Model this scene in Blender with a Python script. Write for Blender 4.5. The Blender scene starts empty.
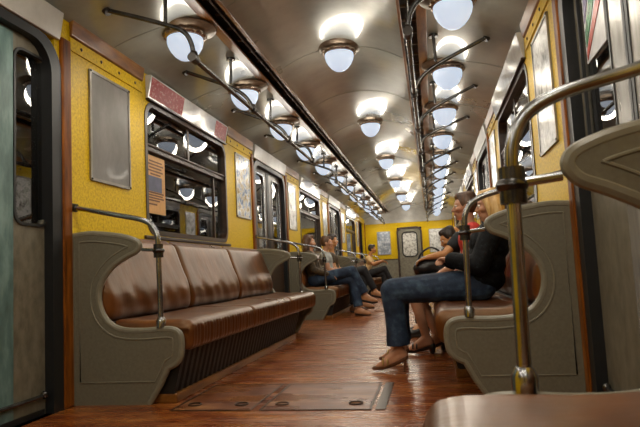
import bpy, bmesh, math, random
from mathutils import Vector, Matrix
random.seed(7)
PI = math.pi
W = 1.365
sc = bpy.context.scene
COL = sc.collection

# ------------------------------------------------------------------ materials
def nmat(name):
    m = bpy.data.materials.new(name); m.use_nodes = True
    nt = m.node_tree; b = nt.nodes['Principled BSDF']
    return m, nt, b
def N(nt, t, **kw):
    n = nt.nodes.new(t)
    for k, v in kw.items():
        if k in n.inputs: n.inputs[k].default_value = v
        else: setattr(n, k, v)
    return n
def ramp(nt, stops):
    r = nt.nodes.new('ShaderNodeValToRGB'); e = r.color_ramp.elements
    while len(e) < len(stops): e.new(0.5)
    for i, (p, c) in enumerate(stops):
        e[i].position = p; e[i].color = (c[0], c[1], c[2], 1)
    return r
def coords(nt, scale=(1, 1, 1), obj=True):
    tc = nt.nodes.new('ShaderNodeTexCoord'); mp = nt.nodes.new('ShaderNodeMapping')
    mp.inputs['Scale'].default_value = scale
    nt.links.new(tc.outputs['Object' if obj else 'Generated'], mp.inputs['Vector'])
    return mp.outputs['Vector']
def noisy(name, cols, scale=8, detail=6, rough=.5, metal=0, stretch=(1, 1, 1), bump=0, bscale=40, bstretch=None, lo=.35, hi=.65, rvar=0, spec=.5, coat=0):
    """Surface with a procedural mottled colour, optional bump and roughness variation."""
    m, nt, b = nmat(name)
    v = coords(nt, stretch)
    n = N(nt, 'ShaderNodeTexNoise', Scale=scale, Detail=detail, Roughness=.62); nt.links.new(v, n.inputs['Vector'])
    st = [(lo + (hi - lo) * i / max(1, len(cols) - 1), c) for i, c in enumerate(cols)]
    r = ramp(nt, st); nt.links.new(n.outputs['Fac'], r.inputs['Fac'])
    nt.links.new(r.outputs['Color'], b.inputs['Base Color'])
    b.inputs['Roughness'].default_value = rough; b.inputs['Metallic'].default_value = metal
    b.inputs['Specular IOR Level'].default_value = spec
    if coat: b.inputs['Coat Weight'].default_value = coat; b.inputs['Coat Roughness'].default_value = .12
    if rvar:
        n3 = N(nt, 'ShaderNodeTexNoise', Scale=scale * .6, Detail=5.0); nt.links.new(v, n3.inputs['Vector'])
        mr = N(nt, 'ShaderNodeMapRange'); mr.inputs['From Min'].default_value = .3; mr.inputs['From Max'].default_value = .7
        mr.inputs['To Min'].default_value = max(.03, rough - rvar); mr.inputs['To Max'].default_value = rough + rvar
        nt.links.new(n3.outputs['Fac'], mr.inputs['Value']); nt.links.new(mr.outputs['Result'], b.inputs['Roughness'])
    if bump:
        v2 = coords(nt, bstretch or (1, 1, 1))
        n2 = N(nt, 'ShaderNodeTexNoise', Scale=bscale, Detail=4.0); nt.links.new(v2, n2.inputs['Vector'])
        bp = N(nt, 'ShaderNodeBump', Strength=bump, Distance=.02)
        nt.links.new(n2.outputs['Fac'], bp.inputs['Height']); nt.links.new(bp.outputs['Normal'], b.inputs['Normal'])
    return m
def plain(name, c, rough=.5, metal=0, spec=.5):
    return noisy(name, [tuple(x * .85 for x in c), tuple(min(1, x * 1.12) for x in c)], scale=14, rough=rough, metal=metal, spec=spec)

M = {}
M['ceiling'] = noisy('ceiling_paint', [(.21, .218, .19), (.32, .33, .29), (.42, .43, .385)], scale=1.5, rough=.30, metal=.25, rvar=.05, bump=.02, bscale=2.2, lo=.28, hi=.72, coat=1)
M['ceiling'].node_tree.nodes['Principled BSDF'].inputs['Coat Roughness'].default_value = .07
M['header'] = noisy('header_paint', [(.40, .38, .34), (.55, .53, .48)], scale=3, rough=.3)
M['yellow'] = noisy('yellow_wall', [(.46, .285, .002), (.66, .435, .003), (.80, .565, .010)], scale=60, rough=.42, spec=.2, bump=.08, bscale=150, stretch=(1, 1, 1), lo=.3, hi=.72)
M['panel'] = noisy('grey_panel', [(.120, .108, .074), (.138, .125, .087), (.158, .144, .102)], scale=70, rough=.40, bump=.012, bscale=200, lo=.3, hi=.7)
M['rim'] = noisy('panel_rim', [(.165, .15, .106), (.20, .182, .13)], scale=25, rough=.32)
M['leather'] = noisy('brown_leather', [(.026, .007, .0015), (.085, .024, .005), (.18, .06, .014)], scale=3.2, rough=.30, bump=.13, bscale=5, bstretch=(1.2, 2.6, 1), lo=.25, hi=.76, rvar=.03, spec=1.0, coat=.12)
M['leather'].node_tree.nodes['Principled BSDF'].inputs['Specular Tint'].default_value = (1, .70, .42, 1)
M['leather'].node_tree.nodes['Principled BSDF'].inputs['Coat Roughness'].default_value = .20
M['slat'] = noisy('dark_slats', [(.005, .0045, .004), (.016, .013, .011)], scale=12, rough=.5, spec=.3)
M['wood'] = noisy('orange_wood', [(.055, .014, .001), (.18, .052, .004), (.34, .11, .010)], scale=6, stretch=(4, 4, .5), rough=.4, lo=.3, hi=.7, spec=.15)
M['cornice'] = noisy('cornice_wood', [(.09, .028, .004), (.20, .075, .012), (.30, .14, .03)], scale=5, stretch=(4, .7, 4), rough=.28, lo=.3, hi=.7)
M['darkwood'] = noisy('dark_trim', [(.018, .011, .007), (.06, .03, .016)], scale=6, stretch=(3, .6, 3), rough=.3)
M['black'] = plain('black_rubber', (.010, .011, .012), .4)
M['trough'] = noisy('vent_channel', [(.006, .005, .004), (.022, .017, .012)], scale=9, rough=.5)
M['vent'] = plain('vent_bar', (.16, .12, .08), .35, .5)
M['steel'] = noisy('worn_steel', [(.36, .37, .38), (.62, .64, .66)], scale=9, rough=.2, metal=1, rvar=.08, stretch=(1, 1, 1))
M['darksteel'] = noisy('dark_steel', [(.06, .058, .056), (.19, .185, .18)], scale=8, rough=.27, metal=.9)
M['bracket'] = plain('bracket_paint', (.035, .028, .022), .35, .3)
M['flange'] = noisy('lamp_dish', [(.14, .105, .07), (.27, .21, .15)], scale=10, rough=.28, metal=.6)
M['ring'] = plain('lamp_ring', (.42, .33, .26), .25, .8)
M['teal'] = noisy('teal_stile', [(.045, .085, .08), (.09, .155, .145), (.17, .26, .24)], scale=6, rough=.4, stretch=(2, 2, .7), lo=.3, hi=.7)
M['stile_pale'] = noisy('pale_stile', [(.22, .21, .19), (.36, .35, .32), (.5, .48, .45)], scale=6, rough=.25, metal=.5, stretch=(3, 3, .4), lo=.3, hi=.7)
M['doorgrey'] = noisy('door_panel', [(.10, .088, .06), (.165, .147, .105)], scale=20, rough=.4, stretch=(1, 1, .6))
M['endgrey'] = noisy('end_panel', [(.16, .15, .11), (.24, .225, .165)], scale=16, rough=.45)
M['frame'] = plain('poster_frame', (.30, .28, .25), .28, .8)
M['skin'] = noisy('skin', [(.42, .20, .11), (.55, .28, .165)], scale=9, rough=.45)
M['skin_tan'] = noisy('skin_tan', [(.46, .20, .08), (.62, .30, .12)], scale=9, rough=.42)
M['lips'] = plain('lips', (.38, .09, .08), .4)
M['eye'] = plain('eye_white', (.75, .72, .68), .2)
M['jeans'] = noisy('blue_denim', [(.003, .008, .022), (.012, .028, .062), (.065, .115, .17)], scale=9, rough=.8, bump=.25, bscale=22, lo=.28, hi=.75)
M['dark_cloth'] = noisy('dark_cloth', [(.004, .0045, .006), (.016, .017, .021)], scale=15, rough=.75, bump=.2, bscale=14)
M['black_jacket'] = noisy('black_jacket', [(.003, .003, .004), (.008, .010, .013), (.05, .07, .08)], scale=40, spec=.15, rough=.7, bump=.25, bscale=16, lo=.42, hi=.82)
M['red_cloth'] = noisy('red_cloth', [(.45, .015, .01), (.75, .05, .03)], scale=12, rough=.6, bump=.15, bscale=16)
M['pattern'] = noisy('patterned_blouse', [(.55, .06, .03), (.75, .35, .2), (.8, .7, .55), (.5, .05, .02)], scale=38, rough=.6, detail=2, lo=.38, hi=.62)
M['grey_top'] = noisy('pale_grey_top', [(.30, .32, .31), (.52, .53, .50)], scale=18, rough=.7, bump=.15, bscale=16)
M['olive_top'] = noisy('brown_black_top', [(.02, .014, .008), (.10, .06, .02)], scale=30, rough=.7)
M['yellow_top'] = noisy('cream_top', [(.62, .40, .18), (.8, .58, .30)], scale=16, rough=.65)
M['hair_blond'] = noisy('blond_hair', [(.26, .13, .035), (.58, .36, .13), (.78, .56, .26)], scale=30, stretch=(1, 1, .12), rough=.38, lo=.3, hi=.7, bump=.3, bscale=60, bstretch=(1, 1, .1))
M['hair_brown'] = noisy('brown_hair', [(.05, .022, .010), (.14, .065, .03)], scale=30, stretch=(1, 1, .12), rough=.4, bump=.3, bscale=60, bstretch=(1, 1, .1))
M['hair_dark'] = noisy('dark_hair', [(.010, .006, .004), (.035, .02, .013)], scale=30, stretch=(1, 1, .12), rough=.38, bump=.3, bscale=60, bstretch=(1, 1, .1))
M['bag'] = noisy('black_bag', [(.006, .006, .007), (.03, .03, .032)], scale=10, rough=.3, bump=.2, bscale=12)
M['shoe_tan'] = plain('tan_shoe', (.42, .20, .09), .4)
M['shoe_brown'] = plain('brown_sandal', (.12, .05, .02), .3)
M['shoe_black'] = plain('black_shoe', (.012, .011, .011), .3)
M['gold'] = plain('gold_strap', (.55, .38, .14), .3, .7)

def floor_mat():
    m, nt, b = nmat('red_brown_floor'); b.inputs['Specular Tint'].default_value = (1, .78, .5, 1); b.inputs['Specular IOR Level'].default_value = .85
    v = coords(nt, (1, 2.4, 1))
    n = N(nt, 'ShaderNodeTexNoise', Scale=2.3, Detail=8.0, Roughness=.7); nt.links.new(v, n.inputs['Vector'])
    r = ramp(nt, [(.28, (.06, .013, .003)), (.44, (.165, .036, .008)), (.58, (.28, .085, .017)), (.75, (.44, .19, .05))])
    nt.links.new(n.outputs['Fac'], r.inputs['Fac']); nt.links.new(r.outputs['Color'], b.inputs['Base Color'])
    v2 = coords(nt, (.7, 9, 1))
    n2 = N(nt, 'ShaderNodeTexNoise', Scale=3.0, Detail=6.0); nt.links.new(v2, n2.inputs['Vector'])
    mr = N(nt, 'ShaderNodeMapRange'); mr.inputs['From Min'].default_value = .3; mr.inputs['From Max'].default_value = .7
    mr.inputs['To Min'].default_value = .15; mr.inputs['To Max'].default_value = .36
    nt.links.new(n2.outputs['Fac'], mr.inputs['Value']); nt.links.new(mr.outputs['Result'], b.inputs['Roughness'])
    bp = N(nt, 'ShaderNodeBump', Strength=.07, Distance=.02); nt.links.new(n2.outputs['Fac'], bp.inputs['Height'])
    nt.links.new(bp.outputs['Normal'], b.inputs['Normal'])
    return m
M['floor'] = floor_mat()
def glass_mat():
    m = bpy.data.materials.new('window_glass'); m.use_nodes = True; nt = m.node_tree; nt.nodes.clear()
    o = nt.nodes.new('ShaderNodeOutputMaterial'); mx = nt.nodes.new('ShaderNodeMixShader')
    t = N(nt, 'ShaderNodeBsdfTransparent'); t.inputs['Color'].default_value = (.62, .66, .64, 1)
    g = N(nt, 'ShaderNodeBsdfGlossy', Roughness=.015); g.inputs['Color'].default_value = (1, 1, 1, 1)
    f = N(nt, 'ShaderNodeFresnel', IOR=2.1)
    nt.links.new(f.outputs[0], mx.inputs[0]); nt.links.new(t.outputs[0], mx.inputs[1]); nt.links.new(g.outputs[0], mx.inputs[2])
    nt.links.new(mx.outputs[0], o.inputs['Surface'])
    return m
M['glass'] = glass_mat()
def globe_mat():
    m, nt, b = nmat('opal_glass')
    b.inputs['Base Color'].default_value = (.75, .82, .9, 1); b.inputs['Roughness'].default_value = .25
    b.inputs['Emission Color'].default_value = (.66, .80, 1, 1); b.inputs['Emission Strength'].default_value = GLOBE_E
    return m
def print_mat(name, stops, scale=9, stretch=(1, 1, 1), kind='noise', rough=.22):
    m, nt, b = nmat(name); v = coords(nt, stretch)
    if kind == 'noise':
        n = N(nt, 'ShaderNodeTexNoise', Scale=scale, Detail=7.0, Roughness=.7); out = n.outputs['Fac']
    else:
        n = N(nt, 'ShaderNodeTexVoronoi', Scale=scale); out = n.outputs['Color']
    nt.links.new(v, n.inputs['Vector'])
    r = ramp(nt, stops); nt.links.new(out, r.inputs['Fac']); nt.links.new(r.outputs['Color'], b.inputs['Base Color'])
    b.inputs['Roughness'].default_value = rough; b.inputs['Coat Weight'].default_value = .12; b.inputs['Coat Roughness'].default_value = .05
    return m
M['sheet_grey'] = print_mat('grey_sheet', [(.3, (.11, .105, .095)), (.5, (.165, .155, .145)), (.7, (.24, .225, .21))], 3, (1, 1, .5), rough=.28)
M['sheet_blue'] = print_mat('blue_sheet', [(.3, (.02, .04, .14)), (.42, (.12, .18, .32)), (.5, (.5, .5, .45)), (.57, (.30, .20, .06)), (.68, (.10, .14, .22))], 9)
M['sheet_white'] = print_mat('white_sheet', [(.32, (.16, .16, .15)), (.45, (.48, .48, .46)), (.55, (.75, .75, .74)), (.68, (.30, .30, .29))], 8)  # pale blotches painted in for lamps reflected in the poster glass
M['sheet_dim'] = print_mat('blue_grey_sheet', [(.3, (.13, .15, .19)), (.5, (.30, .34, .40)), (.62, (.7, .73, .78)), (.75, (.2, .23, .28))], 7)  # bluish white blotches imitate lamp reflections on the glass over the sheet
M['sheet_advert'] = print_mat('pale_advert', [(.3, (.38, .35, .33)), (.5, (.55, .53, .50)), (.7, (.68, .66, .62))], 3, (1, 1, 1), rough=.12)
M['red_print'] = print_mat('red_print', [(.36, (.30, .003, .004)), (.55, (.42, .006, .008)), (.60, (.6, .3, .27)), (.64, (.33, .005, .006))], 26, (1, 1, 1.6), rough=.5)
M['red_print'].node_tree.nodes['Principled BSDF'].inputs['Coat Weight'].default_value = 0
M['notice'] = plain('orange_notice', (.60, .32, .10), .5)
M['notice_ink'] = plain('notice_ink', (.16, .07, .03), .6)
M['notice_blue'] = plain('notice_picture', (.10, .11, .19), .5)
M['pane_reflection'] = print_mat('painted_pane_reflection', [(.3, (.12, .12, .11)), (.45, (.42, .41, .37)), (.55, (.75, .74, .68)), (.7, (.28, .27, .24))], 13, kind='noise', rough=.15)  # white patches painted in for lights and reflections on the end door glass
M['hatch'] = noisy('hatch_plate', [(.07, .018, .006), (.17, .055, .017), (.30, .13, .045)], scale=4, stretch=(1, 2.5, 1), rough=.3, rvar=.1, lo=.3, hi=.7)
M['hatch_edge'] = plain('hatch_edge', (.045, .025, .014), .35, .4)
M['green_print'] = plain('green_print', (.03, .22, .07), .25)
M['red_flat'] = plain('red_flat_print', (.45, .05, .03), .25)
M['white_flat'] = plain('white_flat_print', (.62, .62, .64), .25)
M['violet_flat'] = plain('violet_flat_print', (.14, .12, .25), .25)
M['tunnel'] = noisy('tunnel_wall', [(.012, .011, .010), (.05, .045, .04)], scale=2, rough=.8)
GLOBE_E = 0.46
M['globe'] = globe_mat()

# ------------------------------------------------------------------ mesh builder
class MB:
    def __init__(s): s.v = []; s.f = []
    def add(s, vs, fs):
        k = len(s.v); s.v += [tuple(p) for p in vs]; s.f += [tuple(i + k for i in f) for f in fs]; return s
    def box(s, a, b):
        (x0, y0, z0), (x1, y1, z1) = a, b
        if x0 > x1: x0, x1 = x1, x0
        if y0 > y1: y0, y1 = y1, y0
        if z0 > z1: z0, z1 = z1, z0
        return s.add([(x0, y0, z0), (x1, y0, z0), (x1, y1, z0), (x0, y1, z0), (x0, y0, z1), (x1, y0, z1), (x1, y1, z1), (x0, y1, z1)],
                     [(3, 2, 1, 0), (4, 5, 6, 7), (0, 1, 5, 4), (1, 2, 6, 5), (2, 3, 7, 6), (3, 0, 4, 7)])
    def tube(s, pts, r, n=12, closed=False):
        P = [Vector(p) for p in pts]; m = len(P)
        rs = r if isinstance(r, (list, tuple)) else [r] * m
        T = []
        for i in range(m):
            a = P[(i - 1) % m] if (closed or i > 0) else P[i]; b = P[(i + 1) % m] if (closed or i < m - 1) else P[i]
            T.append((b - a).normalized())
        up = Vector((0, 0, 1)) if abs(T[0].z) < .9 else Vector((1, 0, 0))
        nrm = (up - T[0] * up.dot(T[0])).normalized(); vs = []
        for i in range(m):
            nrm = (nrm - T[i] * nrm.dot(T[i])).normalized(); bn = T[i].cross(nrm)
            for k in range(n):
                a = 2 * PI * k / n; vs.append(P[i] + (nrm * math.cos(a) + bn * math.sin(a)) * rs[i])
        fs = []
        for i in range(m if closed else m - 1):
            j = (i + 1) % m
            for k in range(n): fs.append((i * n + k, i * n + (k + 1) % n, j * n + (k + 1) % n, j * n + k))
        if not closed: fs += [tuple(range(n - 1, -1, -1)), tuple((m - 1) * n + k for k in range(n))]
        return s.add(vs, fs)
    def lathe(s, prof, c=(0, 0, 0), n=32):
        vs = []; m = len(prof)
        for r, z in prof:
            for k in range(n):
                a = 2 * PI * k / n; vs.append((c[0] + r * math.cos(a), c[1] + r * math.sin(a), c[2] + z))
        fs = [(i * n + k, i * n + (k + 1) % n, (i + 1) * n + (k + 1) % n, (i + 1) * n + k) for i in range(m - 1) for k in range(n)]
        fs += [tuple(range(n - 1, -1, -1)), tuple((m - 1) * n + k for k in range(n))]
        return s.add(vs, fs)
    def prism(s, poly, fn, t0, t1):
        n = len(poly); vs = [fn(a, b, t0) for a, b in poly] + [fn(a, b, t1) for a, b in poly]
        return s.add(vs, [tuple(range(n - 1, -1, -1)), tuple(range(n, 2 * n))] + [(i, (i + 1) % n, n + (i + 1) % n, n + i) for i in range(n)])
    def loft(s, secs):
        n = len(secs[0]); vs = [p for q in secs for p in q]; m = len(secs)
        fs = [(i * n + k, i * n + (k + 1) % n, (i + 1) * n + (k + 1) % n, (i + 1) * n + k) for i in range(m - 1) for k in range(n)]
        return s.add(vs, fs + [tuple(range(n - 1, -1, -1)), tuple((m - 1) * n + k for k in range(n))])
    def ring(s, inner, outer, fn, t0, t1):
        """Closed frame between two matching 2D loops, from depth t0 to t1."""
        n = len(inner)
        vs = [fn(a, b, t0) for a, b in inner] + [fn(a, b, t0) for a, b in outer] + [fn(a, b, t1) for a, b in inner] + [fn(a, b, t1) for a, b in outer]
        fs = []
        for i in range(n):
            j = (i + 1) % n
            fs += [(i, j, n + j, n + i), (2 * n + i, 3 * n + i, 3 * n + j, 2 * n + j), (i, 2 * n + i, 2 * n + j, j), (n + i, n + j, 3 * n + j, 3 * n + i)]
        return s.add(vs, fs)
    def capsule(s, p, q, r0, r1, n=14, h=5):
        p, q = Vector(p), Vector(q); d = q - p; L = d.length; d = d.normalized() if L > 1e-6 else Vector((0, 0, 1))
        u = Vector((0, 0, 1)) if abs(d.z) < .9 else Vector((1, 0, 0)); u = (u - d * u.dot(d)).normalized(); w = d.cross(u)
        rows = [(p, r0, -PI / 2 + PI / 2 * i / h) for i in range(1, h + 1)] + [(q, r1, PI / 2 * i / h) for i in range(h)]
        vs = []
        for c, r, a in rows:
            for k in range(n):
                t = 2 * PI * k / n
                vs.append(c + d * (r * math.sin(a)) + (u * math.cos(t) + w * math.sin(t)) * (r * math.cos(a)))
        m = len(rows)
        fs = [(i * n + k, i * n + (k + 1) % n, (i + 1) * n + (k + 1) % n, (i + 1) * n + k) for i in range(m - 1) for k in range(n)]
        fs += [tuple(range(n - 1, -1, -1)), tuple((m - 1) * n + k for k in range(n))]
        return s.add(vs, fs)
    def ell(s, c, r, rot=None, n=20, m=14, fn=None):
        vs = []; c = Vector(c)
        for i in range(m + 1):
            a = -PI / 2 + PI * (i + .02) / (m + .04)
            for k in range(n):
                t = 2 * PI * k / n
                d = Vector((math.cos(a) * math.cos(t), math.cos(a) * math.sin(t), math.sin(a)))
                p = Vector((d.x * r[0], d.y * r[1], d.z * r[2]))
                if fn: p = fn(d, p)
                if rot: p = rot @ p
                vs.append(c + p)
        fs = [(i * n + k, i * n + (k + 1) % n, (i + 1) * n + (k + 1) % n, (i + 1) * n + k) for i in range(m) for k in range(n)]
        return s.add(vs, fs + [tuple(range(n - 1, -1, -1)), tuple(m * n + k for k in range(n))])
    def build(s, name, mat, parent=None, smooth=False, bevel=0, seg=2, ang=35):
        me = bpy.data.meshes.new(name); me.from_pydata(s.v, [], s.f)
        bm = bmesh.new(); bm.from_mesh(me)
        bmesh.ops.recalc_face_normals(bm, faces=bm.faces)
        big = [f for f in bm.faces if len(f.verts) > 8]
        if big: bmesh.ops.triangulate(bm, faces=big)
        bm.to_mesh(me); bm.free(); me.update()
        for mm in (mat if isinstance(mat, (list, tuple)) else [mat]): me.materials.append(mm)
        if smooth:
            me.polygons.foreach_set('use_smooth', [True] * len(me.polygons)); me.set_sharp_from_angle(angle=math.radians(ang))
        o = bpy.data.objects.new(name, me); COL.objects.link(o)
        if bevel:
            b = o.modifiers.new('bevel', 'BEVEL'); b.width = bevel; b.segments = seg; b.limit_method = 'ANGLE'
        if parent: o.parent = parent
        return o
def empty(name, loc=(0, 0, 0), rz=0):
    o = bpy.data.objects.new(name, None); o.empty_display_size = .1; COL.objects.link(o); o.location = loc; o.rotation_euler = (0, 0, rz); return o
def tag(o, label=None, cat=None, group=None, kind=None):
    if label: o['label'] = label
    if cat: o['category'] = cat
    if group: o['group'] = group
    if kind: o['kind'] = kind
    return o
def dup(o, parent=None):
    c = o.copy(); COL.objects.link(c)
    if parent: c.parent = parent
    for ch in [x for x in bpy.data.objects if x.parent == o]: dup(ch, c)
    return c
def spline(pts, k=8, closed=False):
    P = [Vector(p) for p in pts]; n = len(P); out = []
    for i in range(n if closed else n - 1):
        g = lambda j: P[j % n] if closed else P[max(0, min(n - 1, j))]
        a, b, c, d = g(i - 1), g(i), g(i + 1), g(i + 2)
        for q in range(k):
            t = q / k
            out.append(.5 * ((2 * b) + (c - a) * t + (2 * a - 5 * b + 4 * c - d) * t * t + (3 * b - a - 3 * c + d) * t ** 3))
    if not closed: out.append(P[-1])
    return out
def rrect(a0, b0, a1, b1, r, k=6, square_bottom=False):
    pts = []
    for (ca, cb, s0, rr) in ((a1 - r, b1 - r, 0, r), (a0 + r, b1 - r, 90, r), (a0 + r, b0 + r, 180, r), (a1 - r, b0 + r, 270, r)):
        for i in range(k + 1):
            t = math.radians(s0 + 90 * i / k)
            if square_bottom and s0 >= 180:
                pts.append((a0 if s0 == 180 else a1, b0 + (0 if True else 0))) if i == 0 else pts.append(pts[-1])
            else: pts.append((ca + rr * math.cos(t), cb + rr * math.sin(t)))
    return pts

# ------------------------------------------------------------------ layout along the car
Y0, YE = -3.2, 18.9
BENCH_Y = [4.954, 10.225, 15.495]        # bench centres
HALF = 1.816
DOOR_Y = [2.24, 7.59, 12.86, 18.0]
DH = .72
SIDES = (('left', -1), ('right', 1))

# floor
MB().box((-1.46, Y0, -.06), (1.46, YE + .05, 0)).build('floor', M['floor'])['kind'] = 'structure'

# ceiling: cove each side, ribbed centre vault, recessed channels between them
half = [(W + .02, 2.215), (1.27, 2.262), (1.15, 2.30), (1.0, 2.335), (.86, 2.36), (.715, 2.385)]
vault = [(.55, 2.405), (.50, 2.432), (.42, 2.475), (.30, 2.525), (.15, 2.56), (0, 2.572)]
def sheet(prof, name, thick=.02):
    b = MB(); n = len(prof)
    top = [(x, z + thick) for x, z in reversed(prof)]
    b.prism(prof + top, lambda a, c, t: (a, t, c), Y0, YE)
    return b
c = MB()
pr = spline([(x, 0, z) for x, z in half], 4); pr = [(p.x, p.z) for p in pr]
for s in (-1, 1):
    q = [(s * x, z) for x, z in pr]
    c.prism(q + [(x, z + .02) for x, z in reversed(q)], lambda a, b, t: (a, t, b), Y0, YE)
full = vault + [(-x, z) for x, z in reversed(vault[:-1])]
fp = [(p.x, p.z) for p in spline([(x, 0, z) for x, z in full], 4)]
c.prism(fp + [(x, z + .02) for x, z in reversed(fp)], lambda a, b, t: (a, t, b), Y0, YE)
y = -1.7
while y < YE - .3:                      # cross seams of the ceiling sheets
    for prof in (fp, [(x, z) for x, z in pr], [(-x, z) for x, z in pr]):
        q = prof + [(x, z - .004) for x, z in reversed(prof)]
        c.prism(q, lambda a, b, t: (a, t, b), y - .014, y + .014)
    y += 1.325
c.build('ceiling', M['ceiling'], smooth=True)['kind'] = 'structure'
for s, nm in ((-1, 'left'), (1, 'right')):
    t = MB()
    t.box((s * .55, Y0, 2.47), (s * .72, YE, 2.49)); t.box((s * .548, Y0, 2.40), (s * .556, YE, 2.49)); t.box((s * .712, Y0, 2.38), (s * .72, YE, 2.49))
    o = t.build('trim_channel_' + nm, M['trough']); o['kind'] = 'structure'
    w = MB(); w.box((s * .665, Y0, 2.378), (s * .735, YE, 2.396)); w.box((s * .540, Y0, 2.392), (s * .562, YE, 2.408))
    w.build('channel_edge', M['cornice'], o, bevel=.004)
    v = MB(); yy = Y0 + .2
    while yy < YE:
        v.box((s * .562, yy, 2.43), (s * .665, yy + .018, 2.445)); yy += .24
    v.build('vent_louvre', M['vent'], o)
    v = MB(); v.tube([(s * .612, Y0, 2.42), (s * .612, YE, 2.42)], .009, 8); v.build('conduit', M['darksteel'], o, smooth=True)

# side walls with window and door openings
WIN = (.90, 1.0, 2.03)
def wall_mesh(sx):
    holes = [(yc - WIN[0], yc + WIN[0], WIN[1], WIN[2]) for yc in BENCH_Y + [-.516]] + [(d - DH - .02, d + DH + .02, 0, 2.07) for d in DOOR_Y]
    ys = sorted({Y0, YE} | {h[0] for h in holes} | {min(YE, h[1]) for h in holes}); zs = sorted({0, 2.25} | {h[2] for h in holes} | {h[3] for h in holes})
    def solid(i, j):
        if i < 0 or j < 0 or i >= len(ys) - 1 or j >= len(zs) - 1: return False
        a, b = (ys[i] + ys[i + 1]) / 2, (zs[j] + zs[j + 1]) / 2
        return not any(h[0] < a < h[1] and h[2] < b < h[3] for h in holes)
    m = MB(); xi, xo = sx * W, sx * (W + .075)
    for i in range(len(ys) - 1):
        for j in range(len(zs) - 1):
            if not solid(i, j): continue
            a0, a1, b0, b1 = ys[i], ys[i + 1], zs[j], zs[j + 1]
            for x in (xi, xo): m.add([(x, a0, b0), (x, a1, b0), (x, a1, b1), (x, a0, b1)], [(0, 1, 2, 3)])
            if not solid(i - 1, j): m.add([(xi, a0, b0), (xi, a0, b1), (xo, a0, b1), (xo, a0, b0)], [(0, 1, 2, 3)])
            if not solid(i + 1, j): m.add([(xi, a1, b0), (xi, a1, b1), (xo, a1, b1), (xo, a1, b0)], [(0, 1, 2, 3)])
            if not solid(i, j - 1): m.add([(xi, a0, b0), (xi, a1, b0), (xo, a1, b0), (xo, a0, b0)], [(0, 1, 2, 3)])
            if not solid(i, j + 1): m.add([(xi, a0, b1), (xi, a1, b1), (xo, a1, b1), (xo, a0, b1)], [(0, 1, 2, 3)])
    for yc in BENCH_Y + [-.516]:             # rounded corners of the window openings
        k = 6; inner = rrect(yc - .885, 1.015, yc + .885, 2.015, .13, k)
        outer = []
        for q, (ca, cb) in enumerate(((yc + .9, 2.03), (yc - .9, 2.03), (yc - .9, 1.0), (yc + .9, 1.0))):
            for i in range(k + 1):
                a, b = inner[q * (k + 1) + i]
                horiz = (i < k / 2) if q in (0, 2) else (i > k / 2)
                outer.append((ca, b) if horiz and i not in (k // 2,) else ((a, cb) if i != k // 2 else (ca, cb)))
        m.ring(inner, outer, lambda a, b, t: (sx * t, a, b), W, W + .06)
    return m
for nm, sx in SIDES:
    wall_mesh(sx).build('wall_' + nm, M['yellow'])['kind'] = 'structure'

# tunnel outside the windows
for nm, sx in SIDES:
    MB().box((sx * 2.3, Y0 - 2, -.5), (sx * 2.4, YE + 2, 3.4)).build('wall_tunnel_' + nm, M['tunnel'])['kind'] = 'structure'

# end walls
def end_wall(nm, ye, d):
    o = MB().box((-1.44, ye, .93), (-.36, ye + d * .06, 2.06)).box((.40, ye, .93), (1.44, ye + d * .06, 2.06)).box((-.36, ye, 1.9), (.40, ye + d * .06, 2.06)).build('wall_' + nm, M['yellow'])
    o['kind'] = 'structure'
    MB().box((-1.44, ye - d * .004, 0), (-.36, ye + d * .06, .925)).box((.40, ye - d * .004, 0), (1.44, ye + d * .06, .925)).build('lower_panel', M['endgrey'], o)
    MB().box((-1.44, ye - d * .012, 2.06), (1.44, ye + d * .06, 2.62)).build('header_panel', M['header'], o, bevel=.006)
    MB().box((-1.44, ye - d * .02, .915), (-.36, ye, .94)).box((.40, ye - d * .02, .915), (1.44, ye, .94)).build('dado_strip', M['darkwood'], o)
    return o
end_wall('end', YE, 1); end_wall('near', Y0, -1)
def end_door(num, ye, d):
    fn = lambda a, b, t: (a, ye + d * t, b)
    dr = empty('door_%d' % num, (0, 0, 0)); dr['kind'] = 'structure'
    k = 6; inn = rrect(-.32, 0.01, .36, 1.86, .13, k); out = rrect(-.37, 0, .41, 1.915, .17, k)
    MB().ring(inn, out, fn, -.03, .05).build('door_frame', M['darkwood'], dr, smooth=True)
    wi = rrect(-.20, 1.0, .24, 1.74, .11, k); wo = rrect(-.315, .012, .355, 1.855, .125, k)
    MB().ring(wi, wo, fn, .0, .035).build('leaf', M['endgrey'], dr, smooth=True)
    MB().ring(rrect(-.19, 1.01, .23, 1.73, .10, k), rrect(-.225, .975, .265, 1.765, .13, k), fn, -.015, .0).build('window_frame', M['black'], dr, smooth=True)
    MB().prism(rrect(-.21, .99, .25, 1.75, .11, k), fn, .012, .02).build('pane', M['pane_reflection'], dr)
    MB().tube([(-.27, ye - d * .001, .93), (-.27, ye - d * .04, .93), (-.17, ye - d * .045, .93)], .010, 8).build('handle', M['steel'], dr, smooth=True)
end_door(9, YE, 1)

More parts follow.
